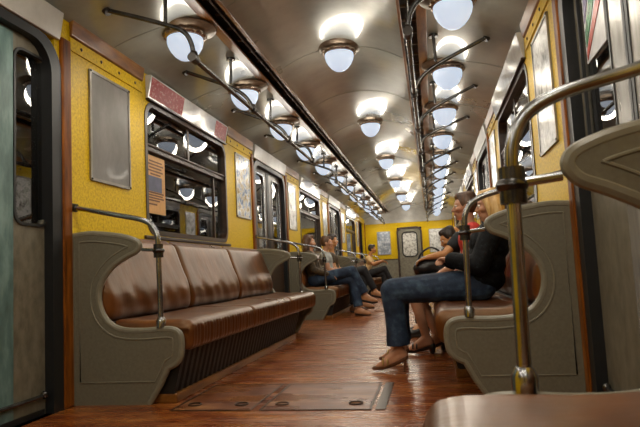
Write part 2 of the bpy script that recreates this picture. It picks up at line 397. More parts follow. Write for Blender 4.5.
# windows
n = 0
def window(sx, yc, num):
    w = empty('window_%d' % num, (sx * W, yc, 0), 0 if sx < 0 else PI); w['kind'] = 'structure'
    fn = lambda a, b, t: (-t, a, b)
    k = 6
    inn = rrect(-.855, 1.045, .855, 1.985, .11, k); out = rrect(-.893, 1.007, .893, 2.023, .135, k)
    MB().ring(inn, out, fn, -.006, .055).build('window_frame', M['darkwood'], w, smooth=True)
    b = MB(); b.box((-.055, -.87, 1.645), (-.012, .87, 1.70)); b.tube([(-.012, -.86, 1.69), (-.012, .86, 1.69)], .012, 8); b.build('transom_bar', M['darkwood'], w, bevel=.004)
    MB().box((-.048, -.86, 1.04), (-.042, .86, 1.645)).build('lower_pane', M['glass'], w)
    MB().box((-.040, -.86, 1.70), (-.034, .86, 1.99)).build('vent_pane', M['glass'], w)
    b = MB(); b.box((-.05, .60, 1.04), (-.03, .625, 1.645)); b.box((-.05, -.02, 1.70), (-.03, .02, 1.99)); b.build('mullion', M['darkwood'], w, bevel=.003)
    MB().box((-.002, -.93, .975), (.018, .93, 1.0)).build('window_sill', M['darkwood'], w, bevel=.004)
    return w
num = 0
for nm, sx in SIDES:
    for yc in BENCH_Y:
        num += 1; window(sx, yc, num)

# doors
def door(sx, yc, num, style):
    d = empty('door_%d' % num, (sx * W, yc, 0), 0 if sx < 0 else PI); d['kind'] = 'structure'
    fn = lambda a, b, t: (-t, a, b); k = 6
    inn = rrect(-.70, .0, .70, 2.01, .16, k, True); out = rrect(-.79, .0, .79, 2.062, .20, k, True)
    MB().ring(inn, out, fn, -.012, .075).build('gasket', M['black'], d, smooth=True)
    g0, g1, sm, lm = {'teal': (.455, .745, 'teal', 'doorgrey'), 'pale': (.20, .64, 'stile_pale', 'doorgrey'), 'far': (.20, .60, 'black', 'darkwood')}[style]
    for s in (-1, 1):
        lf = MB(); fs = lambda a, b, t: (-t, s * a, b)
        lf.ring(rrect(g0, 1.0, min(.71, g1 - .02), 1.93, .07, k), rrect(.005, .0, .715, 2.05, .02, k), fs, .04, .07)
        lo = lf.build('leaf', M[lm], d)
        MB().box((-.038, s * .006, .01), (-.034, s * (.06 if style == 'far' else g0 - .01), 2.0)).build('stile', M[sm], lo)
        if style != 'far': MB().box((-.039, s * .004, .0), (-.03, s * .03, 2.02)).build('edge_seal', M['black'], lo)
        MB().box((-.058, s * (g0 - .01), .99), (-.053, s * min(.73, g1), 1.935)).build('pane', M['glass'], lo)
        MB().ring(rrect(g0 + .006, 1.006, g1 - .026, 1.924, .06, k), rrect(g0 - .008, .992, g1 - .012, 1.938, .07, k), fs, .03, .045).build('pane_gasket', M['steel' if style == 'far' else 'black'], lo, smooth=True)
        h = MB(); h.tube([(-.022, s * .12, .10), (-.022, s * .66, .10)], .011, 8); h.ell((-.02, s * .665, .105), (.02, .02, .022), n=10, m=8); h.build('guide_bar', M['darksteel'], lo, smooth=True)
        MB().box((-.034, s * .002, .0), (-.03, s * .68, .03)).build('bottom_seal', M['black'], lo)
    return d
num = 0
for nm, sx in SIDES:
    for i, yc in enumerate(DOOR_Y[:3]):
        num += 1; door(sx, yc, num, ('teal' if sx < 0 else 'pale') if i == 0 else 'far')
# door posts of varnished wood at both jambs
num = 0
for nm, sx in SIDES:
    for yc in DOOR_Y:
        for s in (-1, 1):
            num += 1
            y1, y2 = yc + s * (DH + .068), yc + s * (DH + .155)
            if y2 > YE: continue
            o = MB().box((sx * (W - .022), y1, 0), (sx * (W + .03), y2, 2.10)).build('trim_%d' % num, M['wood'], bevel=.012, seg=3); o['kind'] = 'structure'
# cornice and yellow screw strips over the plain wall fields
for nm, sx in SIDES:
    k = 0
    for bc in BENCH_Y:
        for s in (-1, 1):
            a, b = bc + s * .93, bc + s * 1.83
            y1, y2 = min(a, b), max(a, b)
            k += 1
            o = MB().prism([(W - .004, 2.135), (W - .02, 2.145), (W - .032, 2.235), (W, 2.24)], lambda p, q, t: (sx * p, t, q), y1, y2).build('cornice', M['cornice'], bevel=.004)
            o.name = 'trim_cornice_%s_%d' % (nm, k); o['kind'] = 'structure'
            st = MB().box((sx * (W - .010), y1, 2.055), (sx * (W + .01), y2, 2.135)).build('screw_strip', M['yellow'], o, bevel=.003)
            for q in range(4): MB().ell((sx * (W - .011), y1 + (y2 - y1) * (q + .5) / 4, 2.095), (.006, .011, .011), n=10, m=6).build('screw', M['darkwood'], o, smooth=True)

# ------------------------------------------------------------------ benches
OUT_S = [(.0, .965), (.10, .972), (.19, .965), (.31, .945), (.385, .922), (.422, .898), (.43, .865), (.405, .830), (.345, .803), (.265, .757), (.205, .69), (.178, .62), (.185, .54), (.22, .475), (.275, .435), (.345, .418), (.45, .415), (.56, .42), (.62, .412), (.655, .385), (.668, .335), (.66, .25), (.625, .205), (.575, .18)]
OUT_S = [(p.x, p.z) for p in spline([(u, 0, z) for u, z in OUT_S], 4)]
def offset_in(pts, d):
    out = []
    for i, b in enumerate(pts):
        a, c2 = Vector(pts[max(0, i - 1)]), Vector(pts[min(len(pts) - 1, i + 1)]); t = (c2 - a).normalized()
        out.append((max(0, b[0] + t.y * d), b[1] - t.x * d))
    return out
OUT_S = offset_in(OUT_S, .017)
OUTLINE = OUT_S + [(.455, .0), (.0, .0)]
def inset(poly, d):
    n = len(poly); out = []
    for i in range(n):
        a, b, c2 = Vector(poly[i - 1]), Vector(poly[i]), Vector(poly[(i + 1) % n])
        t = (c2 - a)
        if t.length < 1e-6: t = (c2 - b)
        t.normalize(); nn = Vector((t.y, -t.x))
        p = b + nn * d
        out.append((max(.052, p.x), max(.125, p.y)))
    return out
def bench(loc, rz):
    r = empty('bench_seat', loc, rz)
    for s in (-1, 1):
        yc = s * HALF; fn = lambda a, b, t: (a, t, b)
        pn = MB().prism(OUTLINE, fn, yc - .016, yc + .016).build('side_panel', M['panel'], r, smooth=True, ang=20)
        rim = [(p[0], yc, p[1]) for p in OUT_S] + [(.525, yc, .11), (.455, yc, .005)]
        MB().tube(rim, .019, 10).build('rim', M['rim'], pn, smooth=True)
        ins = inset(OUT_S, .042)
        dm = lambda p: min((Vector(p) - Vector(q)).length for q in OUT_S)
        ins = [p for p in ins if p[0] < .64 and dm(p) > .0405] + [(.50, .125), (.052, .125)]
        for t in (-1, 1):
            MB().tube([(p[0], yc + t * .016, p[1]) for p in ins], .0045, 6, closed=True).build('bead', M['rim'], pn, smooth=True)
        MB().box((.0, yc - .03, .0), (.022, yc + .03, .95)).build('wall_flange', M['panel'], pn, bevel=.004)
    L = 2 * HALF - .05; cw = L / 3
    for i in range(3):
        y0 = -L / 2 + i * cw + .004; y1 = y0 + cw - .008
        prof = [(.235, .37), (.225, .43), (.25, .462), (.40, .452), (.56, .454), (.655, .450), (.690, .434), (.703, .405), (.703, .36), (.698, .31), (.682, .290), (.64, .284), (.40, .33)]
        pts = [(p.x, p.z) for p in spline([(a, 0, b) for a, b in prof], 3, True)]
        secs = []; K = 110
        for q in range(K + 1):
            t = q / K; yy = y0 + (y1 - y0) * t; e = min(t, 1 - t) * (y1 - y0)
            sh = .022 * max(0, 1 - e / .03) ** 2
            sec = []
            for a, b in pts:
                f = .004 * math.sin(q * 1.35) + .0025 * math.sin(q * .47 + i) if a > .66 and b < .41 else 0
                sag = -.008 * math.sin(PI * t) if (b > .44 and a < .6) else 0
                cx, cz = .45, .38
                sec.append((a + f - sh * (1 if a > cx else -1), yy, b + sag - sh * (1 if b > cz else -1)))
            secs.append(sec)
        MB().loft(secs).build('seat_cushion', M['leather'], r, smooth=True, ang=60)
        prof = [(.02, .50), (.11, .44), (.185, .452), (.212, .50), (.214, .575), (.200, .64), (.150, .77), (.105, .90), (.082, .935), (.05, .945), (.02, .93)]
        pts = [(p.x, p.z) for p in spline([(a, 0, b) for a, b in prof], 3, True)]
        secs = []; K = 60
        for q in range(K + 1):
            t = q / K; yy = y0 + (y1 - y0) * t; e = min(t, 1 - t) * (y1 - y0)
            sh = .02 * max(0, 1 - e / .035) ** 2
            sec = []
            for a, b in pts:
                f = (.0028 * math.sin(q * .61 + 2 * i + b * 22) + .004 * math.sin(q * .27 + 1.3 * i)) * (1 if b < .62 else .12) if a > .1 else 0
                sec.append((max(.008, a + f - sh * (1 if a > .08 else 0)), yy, b - sh * (1 if b > .7 else -1)))
            secs.append(sec)
        MB().loft(secs).build('back_cushion', M['leather'], r, smooth=True, ang=60)
    # slatted heater box under the cushions
    K = 150; secs = []; LB = L - .62
    for q in range(K + 1):
        yy = -L / 2 + LB * q / K; d = .008 if (q // 2) % 2 else 0
        secs.append([(.02, yy, .05), (.590 - d, yy, .05), (.655 - d, yy, .30), (.40, yy, .335), (.02, yy, .40)])
    MB().loft(secs).build('heater_box', M['slat'], r)
    MB().box((.02, -L / 2, 0), (.605, -L / 2 + LB, .052)).build('kick_strip', M['cornice'], r, bevel=.008)
    MB().box((.01, -L / 2, .36), (.24, L / 2, .45)).build('seat_rail', M['slat'], r)
    return r
BL = {('left', 0): 'brown leather bench under the nearest left window, empty, its three cushions in full view',
      ('left', 1): 'brown leather bench on the left with people in jeans seated on it',
      ('left', 2): 'brown leather bench at the far left end, before the end wall',
      ('right', 0): 'brown leather bench on the right holding the blond woman in jeans',
      ('right', 1): 'brown leather bench on the right, second one behind the blond woman',
      ('right', 2): 'brown leather bench at the far right end, before the end wall'}
proto = None; BENCH = {}
for nm, sx in SIDES:
    for i, yc in enumerate(BENCH_Y):
        loc, rz = (sx * W, yc, 0), (0 if sx < 0 else PI)
        if proto is None: b = proto = bench(loc, rz)
        else: b = dup(proto); b.location = loc; b.rotation_euler = (0, 0, rz)
        tag(b, BL[nm, i], 'bench', 'leather benches along the carriage'); BENCH[nm, i] = b
b = dup(proto); b.location = (W, -.53, 0); b.rotation_euler = (0, 0, PI)
for ch in b.children:
    if ch.name.startswith('seat_cushion'): ch.location = (.032, .125, .0)
tag(b, 'brown leather bench in the right foreground, seat edge and grey end panel in view', 'bench', 'leather benches along the carriage')

# grab rails at the bench ends: post on the panel arm, bent over to the wall
def grab_rail(name='grab_rail'):
    r = empty(name)
    path = [(.535, 0, .40), (.532, 0, .62), (.528, 0, .85), (.522, 0, .925), (.49, 0, .985), (.42, 0, 1.022), (.30, 0, 1.05), (.15, 0, 1.085), (.03, 0, 1.112)]
    p = [path[0], path[1]] + [tuple(v) for v in spline(path[2:7], 6)] + path[7:]
    MB().tube(p, .0148, 14).build('tube', M['steel'], r, smooth=True)
    c = MB(); c.tube([(.529, 0, .80), (.5285, 0, .875)], .027, 14); c.ell((.53, -.0, .838), (.034, .034, .02), n=14, m=8); c.build('clamp', M['darksteel'], r, smooth=True)
    MB().tube([(.52, 0, .842), (.43, 0, .850)], .010, 10).build('tie_bar', M['steel'], r, smooth=True)
    MB().lathe([(.027, 0), (.027, .035), (.021, .05), (.017, .055)], (.535, 0, .415), 16).build('collar', M['steel'], r, smooth=True)
    w = MB(); w.tube([(.0, 0, 1.118), (.03, 0, 1.112)], .024, 14); w.build('wall_socket', M['bracket'], r, smooth=True)
    return r
GL = {}
for nm in ('left', 'right'):
    for i in range(3):
        who = {('left', 0): 'empty left bench', ('left', 1): 'occupied left bench', ('left', 2): 'far left bench', ('right', 0): "blond woman's bench", ('right', 1): 'second right bench', ('right', 2): 'far right bench'}[nm, i]
        GL[nm, i] = ('bent steel grab rail on the near end panel of the ' + who, 'bent steel grab rail on the far end panel of the ' + who)
gp = None
for nm, sx in SIDES:
    for i, yc in enumerate(BENCH_Y):
        for e, s in enumerate((-1, 1)):
            if gp is None: g = gp = grab_rail()
            else: g = dup(gp)
            g.location = (sx * W, yc + s * HALF, 0); g.rotation_euler = (0, 0, 0 if sx < 0 else PI)
            tag(g, GL[nm, i][e], 'grab rail', 'grab rails at the bench ends')
g = dup(gp); g.location = (W, -.53 + HALF, 0); g.rotation_euler = (0, 0, PI)
tag(g, 'large blurred steel grab rail in the right foreground', 'grab rail', 'grab rails at the bench ends')

# ------------------------------------------------------------------ overhead handrails
def handrail():
    r = empty('overhead_handrail')
    RX, RZ = W - .615, 1.94
    L = 1.76
    MB().tube([(RX, -L, RZ), (RX, L, RZ)], .0165, 14).build('rail_tube', M['darksteel'], r, smooth=True)
    for k, yy in enumerate((-L, -L / 3, L / 3, L)):
        if k in (1, 2): p = spline([(RX, yy, RZ), (RX - .022, yy, RZ + .06), (RX - .075, yy, RZ + .13), (RX - .17, yy, RZ + .195), (RX - .34, yy, RZ + .275), (RX - .535, yy, RZ + .36)], 6)
        else: p = spline([(RX, yy, RZ), (RX - .012, yy, RZ + .09), (RX - .06, yy, RZ + .17), (RX - .17, yy, RZ + .225), (RX - .34, yy, RZ + .29), (RX - .535, yy, RZ + .36)], 6)
        a = MB().tube(p, .0145, 12).build('arm', M['darksteel'], r, smooth=True)
        j = MB(); j.tube([(RX, yy - .035, RZ), (RX, yy + .035, RZ)], .026, 14); j.ell((RX, yy, RZ + .02), (.026, .026, .03), n=12, m=8); j.build('joint', M['bracket'], a, smooth=True)
        q = MB(); q.tube([(RX - .525, yy, RZ + .355), (RX - .545, yy, RZ + .372)], .034, 14); q.build('bracket', M['bracket'], a, smooth=True)
        st = MB(); st.tube([(RX - .17, yy, RZ + .225), (RX - .165, yy, RZ + .425)], .012, 10); st.tube([(RX - .165, yy, RZ + .41), (RX - .165, yy, RZ + .43)], .034, 14); st.build('stay', M['darksteel'], a, smooth=True)
    return r
hp = None
OL = ['over the nearest bench', 'over the second bench', 'over the far bench']
for nm, sx in SIDES:
    for i, yc in enumerate(BENCH_Y):
        if hp is None: h = hp = handrail()
        else: h = dup(hp)
        h.location = (sx * W, yc, 0); h.rotation_euler = (0, 0, 0 if sx < 0 else PI)
        tag(h, 'dark tubular overhead handrail on the %s side, %s' % (nm, OL[i]), 'handrail', 'overhead handrails')

# ------------------------------------------------------------------ ceiling lamps
def lamp(kind):
    r = empty('ceiling_lamp')
    MB().lathe([(.06, .055), (.205, .012), (.213, .0), (.200, -.008), (.155, -.022), (.14, -.03), (.06, -.03)], n=40).build('dish', M['flange'], r, smooth=True)
    rg = MB().lathe([(.10, -.02), (.140, -.025), (.143, -.032), (.144, -.040), (.143, -.048), (.139, -.056), (.118, -.062), (.10, -.055)], n=84)
    for i in range(84 * 2, 84 * 5):         # studded rim
        x, y, z = rg.v[i]; f = 1 + .045 * (1 if i % 6 in (0, 1, 5) else 0); rg.v[i] = (x * f, y * f, z)
    ring = rg.build('ring', M['ring'], r, smooth=True)
    MB().lathe([(.112, -.05), (.122, -.062), (.123, -.085), (.116, -.115), (.098, -.150), (.072, -.182), (.045, -.202), (.02, -.211), (.004, -.213)], n=36).build('globe', M['globe'], r, smooth=True, ang=60)
    return r
LP = lamp('c')
ORD = ['first', 'second', 'third', 'fourth', 'fifth', 'sixth', 'seventh', 'eighth', 'ninth', 'tenth', 'eleventh', 'twelfth', 'thirteenth', 'fourteenth', 'fifteenth']
used = [0]
def place_lamp(x, y, z, tilt, label, power):
    l = LP if not used[0] else dup(LP); used[0] = 1
    l.location = (x, y, z); l.rotation_euler = (0, tilt, 0)
    tag(l, label, 'lamp', 'round globe ceiling lamps')
    d = bpy.data.lights.new('lamp_light', 'POINT'); d.energy = power; d.shadow_soft_size = .136; d.color = LCOL
    o = bpy.data.objects.new('lamp_light', d); COL.objects.link(o); o.location = (x, y, z - .125)
    d.cycles.use_multiple_importance_sampling = True
    d2 = bpy.data.lights.new('lamp_downlight', 'SPOT'); d2.energy = power * DOWN; d2.shadow_soft_size = .136; d2.color = LCOL; d2.spot_size = math.radians(165); d2.spot_blend = .5
    o2 = bpy.data.objects.new('lamp_downlight', d2); COL.objects.link(o2); o2.location = (x, y, z - .125)
LCOL = (1, .91, .76)
PC, PS, DOWN = 13.0, 8.0, 4.2
k = 0
for i in range(-3, 6):
    y = 4.93 + 2.65 * i
    if y < Y0 + .3 or y > YE - .3: continue
    if i < 0: lab = 'white globe ceiling lamp of the middle row, %s behind the camera' % ORD[-1 - i]
    else: lab = 'white globe ceiling lamp in the middle row, %s from the camera' % ORD[i]
    place_lamp(0, y, 2.572, 0, lab, PC)
for nm, sx in SIDES:
    for i in range(-4, 12):
        y = 3.747 + 1.325 * i
        if y < Y0 + .3 or y > YE - .2: continue
        if i < 0: lab = 'white globe ceiling lamp of the %s row, %s above or behind the camera' % (nm, ORD[-1 - i])
        else: lab = 'white globe ceiling lamp in the %s row, %s from the camera' % (nm, ORD[i])
        place_lamp(sx * .895, y, 2.362, 0, lab, PS)

# ------------------------------------------------------------------ posters, adverts, notice
def poster(sx, yc, w, z0, z1, mat, label):
    r = empty('framed_poster', (sx * W, yc, 0), 0 if sx < 0 else PI)
    MB().ring(rrect(-w / 2 + .018, z0 + .018, w / 2 - .018, z1 - .018, .006, 2), rrect(-w / 2, z0, w / 2, z1, .008, 2), lambda a, b, t: (t, a, b), .0, .012).build('frame', M['frame'], r)
    MB().box((.001, -w / 2 + .01, z0 + .01), (.007, w / 2 - .01, z1 - .01)).build('sheet', mat, r)
    for a in (-1, 1):
        for b in (z0 + .01, z1 - .01): MB().ell((.013, a * (w / 2 - .01), b), (.004, .008, .008), n=8, m=6).build('screw', M['darksteel'], r, smooth=True)
    return tag(r, label, 'poster', 'framed posters on the yellow walls')
poster(-1, 3.575, .50, 1.305, 2.01, M['sheet_grey'], 'large plain grey framed panel on the yellow wall beside the left foreground door')
poster(-1, 6.40, .52, 1.305, 2.01, M['sheet_blue'], 'blue and brown framed poster on the left wall just beyond the nearest window')
poster(1, 3.56, .50, 1.305, 2.02, M['sheet_white'], 'white reflective framed poster on the right wall above the blond woman')
poster(1, 6.40, .52, 1.305, 2.01, M['sheet_white'], 'framed poster on the right wall beyond the nearest right window')
for i in (1, 2):
    for s, wd in ((-1, 'before'), (1, 'after')):
        for nm, sx in SIDES:
            poster(sx, BENCH_Y[i] + s * 1.41, .50, 1.31, 2.01, M['sheet_white'] if (s + sx) else M['sheet_dim'],
                   'framed poster on the %s wall, just %s the %s window' % (nm, wd, ('second', 'third')[i - 1]))
def end_poster(x0, x1, mat, label):
    r = empty('framed_poster', (0, YE, 0))
    MB().ring(rrect(x0 + .02, 1.10, x1 - .02, 1.79, .01, 2), rrect(x0, 1.08, x1, 1.81, .015, 2), lambda a, b, t: (a, -t, b), 0, .014).build('frame', M['frame'], r)
    MB().box((x0 + .01, -.007, 1.09), (x1 - .01, -.001, 1.80)).build('sheet', mat, r)
    return tag(r, label, 'poster', 'framed posters on the yellow walls')
end_poster(-.99, -.57, M['sheet_dim'], 'blue-grey framed poster on the yellow end wall, left of the end door')
end_poster(.62, 1.11, M['sheet_white'], 'white framed poster on the yellow end wall, right of the end door')
def advert(sx, yc, w, label, red):
    r = empty('advert_panel', (sx * W, yc, 0), 0 if sx < 0 else PI)
    f = lambda t, a, b: (t, a, b)
    m = MB(); m.prism([(.004, 2.032), (.018, 2.035), (.052, 2.205), (.040, 2.21), (.0, 2.21)], lambda p, q, t: (p, t, q), -w, w)
    m.build('board', M['sheet_advert'], r, bevel=.002)
    if red:
        def slab(y0, y1, z0, z1, mat, nme):
            g = lambda z: .018 + (z - 2.035) * .2 + .0012
            MB().add([(g(z0), y0, z0), (g(z0), y1, z0), (g(z1), y1, z1), (g(z1), y0, z1)] + [(g(z0) - .002, y0, z0), (g(z0) - .002, y1, z0), (g(z1) - .002, y1, z1), (g(z1) - .002, y0, z1)],
                     [(0, 1, 2, 3), (7, 6, 5, 4), (0, 4, 5, 1), (1, 5, 6, 2), (2, 6, 7, 3), (3, 7, 4, 0)]).build(nme, mat, r)
        slab(-w + .02, -w + .62, 2.05, 2.195, M['red_print'], 'red_printed_area')
        slab(w - .34, w - .03, 2.05, 2.195, M['red_print'], 'red_printed_area')
    b = MB(); b.box((.0, -w, 2.022), (.03, w, 2.034)); b.build('lower_rail', M['darkwood'], r)
    return tag(r, label, 'advert panel', 'advert panels above windows and doors')
for nm, sx in SIDES:
    for i, yc in enumerate(BENCH_Y):
        advert(sx, yc, .865, 'pale glossy advert panel above the %s window on the %s wall' % (('nearest', 'second', 'third')[i], nm) if not (i == 0 and sx < 0) else 'glossy white advert panel with red print above the nearest left window', i == 0 and sx < 0)
    for i, yc in enumerate(DOOR_Y[:3]):
        o = MB().prism([(W - .002, 2.068), (W - .02, 2.07), (W - .046, 2.225), (W, 2.235)], lambda p, q, t: (sx * p, t, q), yc - .77, yc + .77).build('trim_%d' % (40 + i + (0 if sx < 0 else 3)), M['header'], bevel=.004); o['kind'] = 'structure'

nt_ = empty('paper_notice', (-W, 0, 0)); tag(nt_, 'orange printed notice stuck on the nearest left window pane', 'notice')
MB().box((-.040, 4.05, 1.18), (-.037, 4.47, 1.63)).build('sheet', M['notice'], nt_)
MB().box((-.0372, 4.17, 1.35), (-.0358, 4.41, 1.47)).build('picture', M['notice_blue'], nt_)
for z, a, b in ((1.56, 4.17, 4.35), (1.535, 4.14, 4.37), (1.51, 4.17, 4.34), (1.485, 4.15, 4.36), (1.46, 4.19, 4.32), (1.315, 4.14, 4.37), (1.295, 4.14, 4.35), (1.275, 4.14, 4.37), (1.255, 4.14, 4.30), (1.225, 4.14, 4.25)):
    MB().box((-.0372, a + .03, z + .02), (-.0362, b + .07, z + .032)).build('text_line', M['notice_ink'], nt_)
# sticker on the right foreground door glass
stk = empty('window_sticker', (W, 0, 0)); tag(stk, 'green, red and white sticker on the glass of the right foreground door', 'sticker')
def quadslab(p4, mat, name):
    MB().prism(p4, lambda a, b, t: (t, a, b), .046, .051).build(name, mat, stk)
quadslab([(2.52, 1.55), (2.82, 1.55), (2.82, 1.88), (2.52, 1.88)], M['white_flat'], 'sheet')
def qs2(p4, mat, name): MB().prism(p4, lambda a, b, t: (t, a, b), .043, .0458).build(name, mat, stk)
qs2([(2.54, 1.87), (2.65, 1.87), (2.80, 1.69), (2.80, 1.62)], M['green_print'], 'green_band')
qs2([(2.80, 1.60), (2.80, 1.56), (2.54, 1.74), (2.54, 1.82)], M['red_flat'], 'red_band')
qs2([(2.69, 1.87), (2.80, 1.87), (2.80, 1.73)], M['violet_flat'], 'violet_corner')

# ------------------------------------------------------------------ floor hatches
def hatch(x0, x1, y0, y1, label):
    r = empty('floor_hatch', (0, 0, 0)); tag(r, label, 'floor hatch', 'floor hatches')
    MB().box((x0 + .012, y0 + .012, -.004), (x1 - .012, y1 - .012, .003)).build('plate', M['hatch'], r, bevel=.002)
    MB().ring([(x0 + .010, y0 + .010), (x1 - .010, y0 + .010), (x1 - .010, y1 - .010), (x0 + .010, y1 - .010)], [(x0, y0), (x1, y0), (x1, y1), (x0, y1)], lambda a, b, t: (a, b, t), -.004, .0045).build('edge', M['hatch_edge'], r)
    for xx in (x0 + .09, x1 - .09):
        k = MB(); k.tube([(xx + .034 * math.cos(q), (y0 + .13) + .034 * math.sin(q), .006) for q in [2 * PI * j / 20 for j in range(20)]], .0045, 6, closed=True)
        k.build('ring_pull', M['hatch_edge'], r, smooth=True)
hatch(-.24, .325, 2.97, 3.65, 'dark rectangular floor hatch in the middle of the aisle, nearest the camera')
hatch(-.72, -.28, 2.97, 3.65, 'narrow floor hatch beside the empty left bench')
MB().box((.345, 2.97, -.002), (.395, 3.65, .004)).build('floor_strip', M['hatch_edge'])
tag(bpy.data.objects['floor_strip'], 'narrow metal strip set in the floor right of the aisle hatch', 'floor strip')

# ------------------------------------------------------------------ people
DG = None
def remesh(o, voxel, smooth=4):
    m = o.modifiers.new('r', 'REMESH'); m.mode = 'VOXEL'; m.voxel_size = voxel; m.use_smooth_shade = True
    if smooth: s = o.modifiers.new('s', 'SMOOTH'); s.iterations = smooth; s.factor = .5
    dg = bpy.context.evaluated_depsgraph_get(); dg.update()
    me = bpy.data.meshes.new_from_object(o.evaluated_get(dg)); mats = list(o.data.materials)
    o.modifiers.clear(); o.data = me
    if len(me.materials) == 0:
        for q in mats: me.materials.append(q)
    me.polygons.foreach_set('use_smooth', [True] * len(me.polygons))
    return o
def chain(b, pts, rs):
    for i in range(len(pts) - 1): b.capsule(pts[i], pts[i + 1], rs[i], rs[i + 1])
def head_mesh(b, c, rot, s):
    def P(x, y, z): return Vector(c) + rot @ (Vector((x, y, z)) * s)
    def skull(d, p):
        if d.z < 0: p = Vector((p.x * (1 - .10 * -d.z), p.y * (1 - .30 * -d.z), p.z))
        return p
    b.ell(c, (.088 * s, .072 * s, .112 * s), rot, fn=skull)
    b.ell(P(.045, 0, -.07), (.042 * s, .042 * s, .04 * s), rot)           # jaw
    b.ell(P(.066, 0, -.095), (.020 * s, .022 * s, .018 * s), rot)         # chin
    b.capsule(P(.082, 0, .015), P(.108, 0, -.028), .009 * s, .013 * s)    # nose
    b.ell(P(.096, 0, -.030), (.014 * s, .019 * s, .010 * s), rot)
    for q in (-1, 1):
        b.capsule(P(.078, q * .012, .030), P(.066, q * .046, .028), .011 * s, .010 * s)   # brow
        b.ell(P(.058, q * .042, -.022), (.030 * s, .024 * s, .022 * s), rot)              # cheek
        b.ell(P(-.005, q * .074, -.008), (.018 * s, .010 * s, .030 * s), rot)             # ear
    b.ell(P(.086, 0, -.056), (.012 * s, .024 * s, .007 * s), rot); b.ell(P(.083, 0, -.068), (.012 * s, .021 * s, .008 * s), rot)
def hand(b, wrist, direction, palm_n, s, curl=.5, side=1):
    d = Vector(direction).normalized(); n = Vector(palm_n); n = (n - d * n.dot(d)).normalized(); w = d.cross(n) * side
    W0 = Vector(wrist)
    for q in (-1.4, -.5, .5, 1.4):
        b.capsule(W0 + d * .01 * s + w * q * .012 * s, W0 + d * .085 * s + w * q * .017 * s, .015 * s, .012 * s, 10, 4)
    for q, L in zip((-1.5, -.5, .5, 1.5), (.070, .082, .078, .060)):
        p = W0 + d * .088 * s + w * q * .018 * s; a = 0
        for seg in (.45, .32, .23):
            a += curl
            e = (d * math.cos(a) + n * math.sin(a)).normalized(); p2 = p + e * L * seg * s
            b.capsule(p, p2, .0085 * s, .0078 * s, 8, 3); p = p2
    p = W0 + d * .03 * s - w * .022 * s
    e = (d * .6 - w * .7 + n * .35).normalized(); p2 = p + e * .04 * s; b.capsule(p, p2, .013 * s, .010 * s, 8, 3)
    b.capsule(p2, p2 + (e + d * .8).normalized() * .032 * s, .010 * s, .008 * s, 8, 3)
def frame3(f, up=(0, 0, 1)):
    f = Vector(f).normalized(); l = Vector(up).cross(f).normalized(); u = f.cross(l)
    return Matrix((f, l, u)).transposed()
def shoe(root, ankle, toe, s, kind, mat, name='shoe'):
    """toe is the tip of the foot (local), ankle the ankle joint."""
    a, t = Vector(ankle), Vector(toe); f = (t - a); sole_z = 0
    h = Vector((f.x, f.y, 0)).normalized(); l = Vector((-h.y, h.x, 0))
    ball = t - h * .06 * s + Vector((0, 0, .012)); heel = a - h * .045 * s - Vector((0, 0, .055 * s))
    sh = empty(name); sh.parent = root
    if kind in ('heel', 'wedge'):
        b = MB(); chain(b, [heel + Vector((0, 0, -.008)), (heel + ball) / 2 + Vector((0, 0, -.018)), ball + h * .01 + Vector((0, 0, -.016)), t + h * .012 + Vector((0, 0, -.012))], [.024 * s, .022 * s, .026 * s, .017 * s])
        for i, v in enumerate(b.v): pass
        o = b.build('sole', mat, sh, smooth=True); remesh(o, .007, 2)
        if kind == 'heel':
            MB().capsule(heel + Vector((0, 0, -.02)), Vector((heel.x, heel.y, 0)) + h * .012 + Vector((0, 0, .006)), .014, .006, 10, 4).build('stiletto', mat, sh, smooth=True)
        else:
            MB().capsule(heel + Vector((0, 0, -.02)), Vector((heel.x, heel.y, .02)), .028, .02, 12, 4).build('wedge', mat, sh, smooth=True)
        st = MB()
        for off, r in ((.0, .040), (.03, .043)):
            cc = ball - h * off; st.tube([cc + l * (r * math.cos(q)) + Vector((0, 0, 1)) * (r * .95 * math.sin(q)) for q in [PI * j / 12 for j in range(13)]], .006, 8)
        st.build('strap', M['gold'] if kind == 'heel' else mat, sh, smooth=True)
    else:
        b = MB(); chain(b, [a - h * .02 * s + Vector((0, 0, -.02)), heel + Vector((0, 0, .004)), ball, t], [.042 * s, .036 * s, .042 * s, .026 * s]); b.capsule(a + Vector((0, 0, -.03)), ball, .04 * s, .038 * s)
        o = b.build('upper', mat, sh, smooth=True); remesh(o, .009, 3)
        b = MB(); chain(b, [heel + Vector((0, 0, -.026)), ball + Vector((0, 0, -.03)), t + Vector((0, 0, -.016))], [.028 * s, .032 * s, .022 * s]); b.build('sole', M['shoe_black'], sh, smooth=True)
    return sh
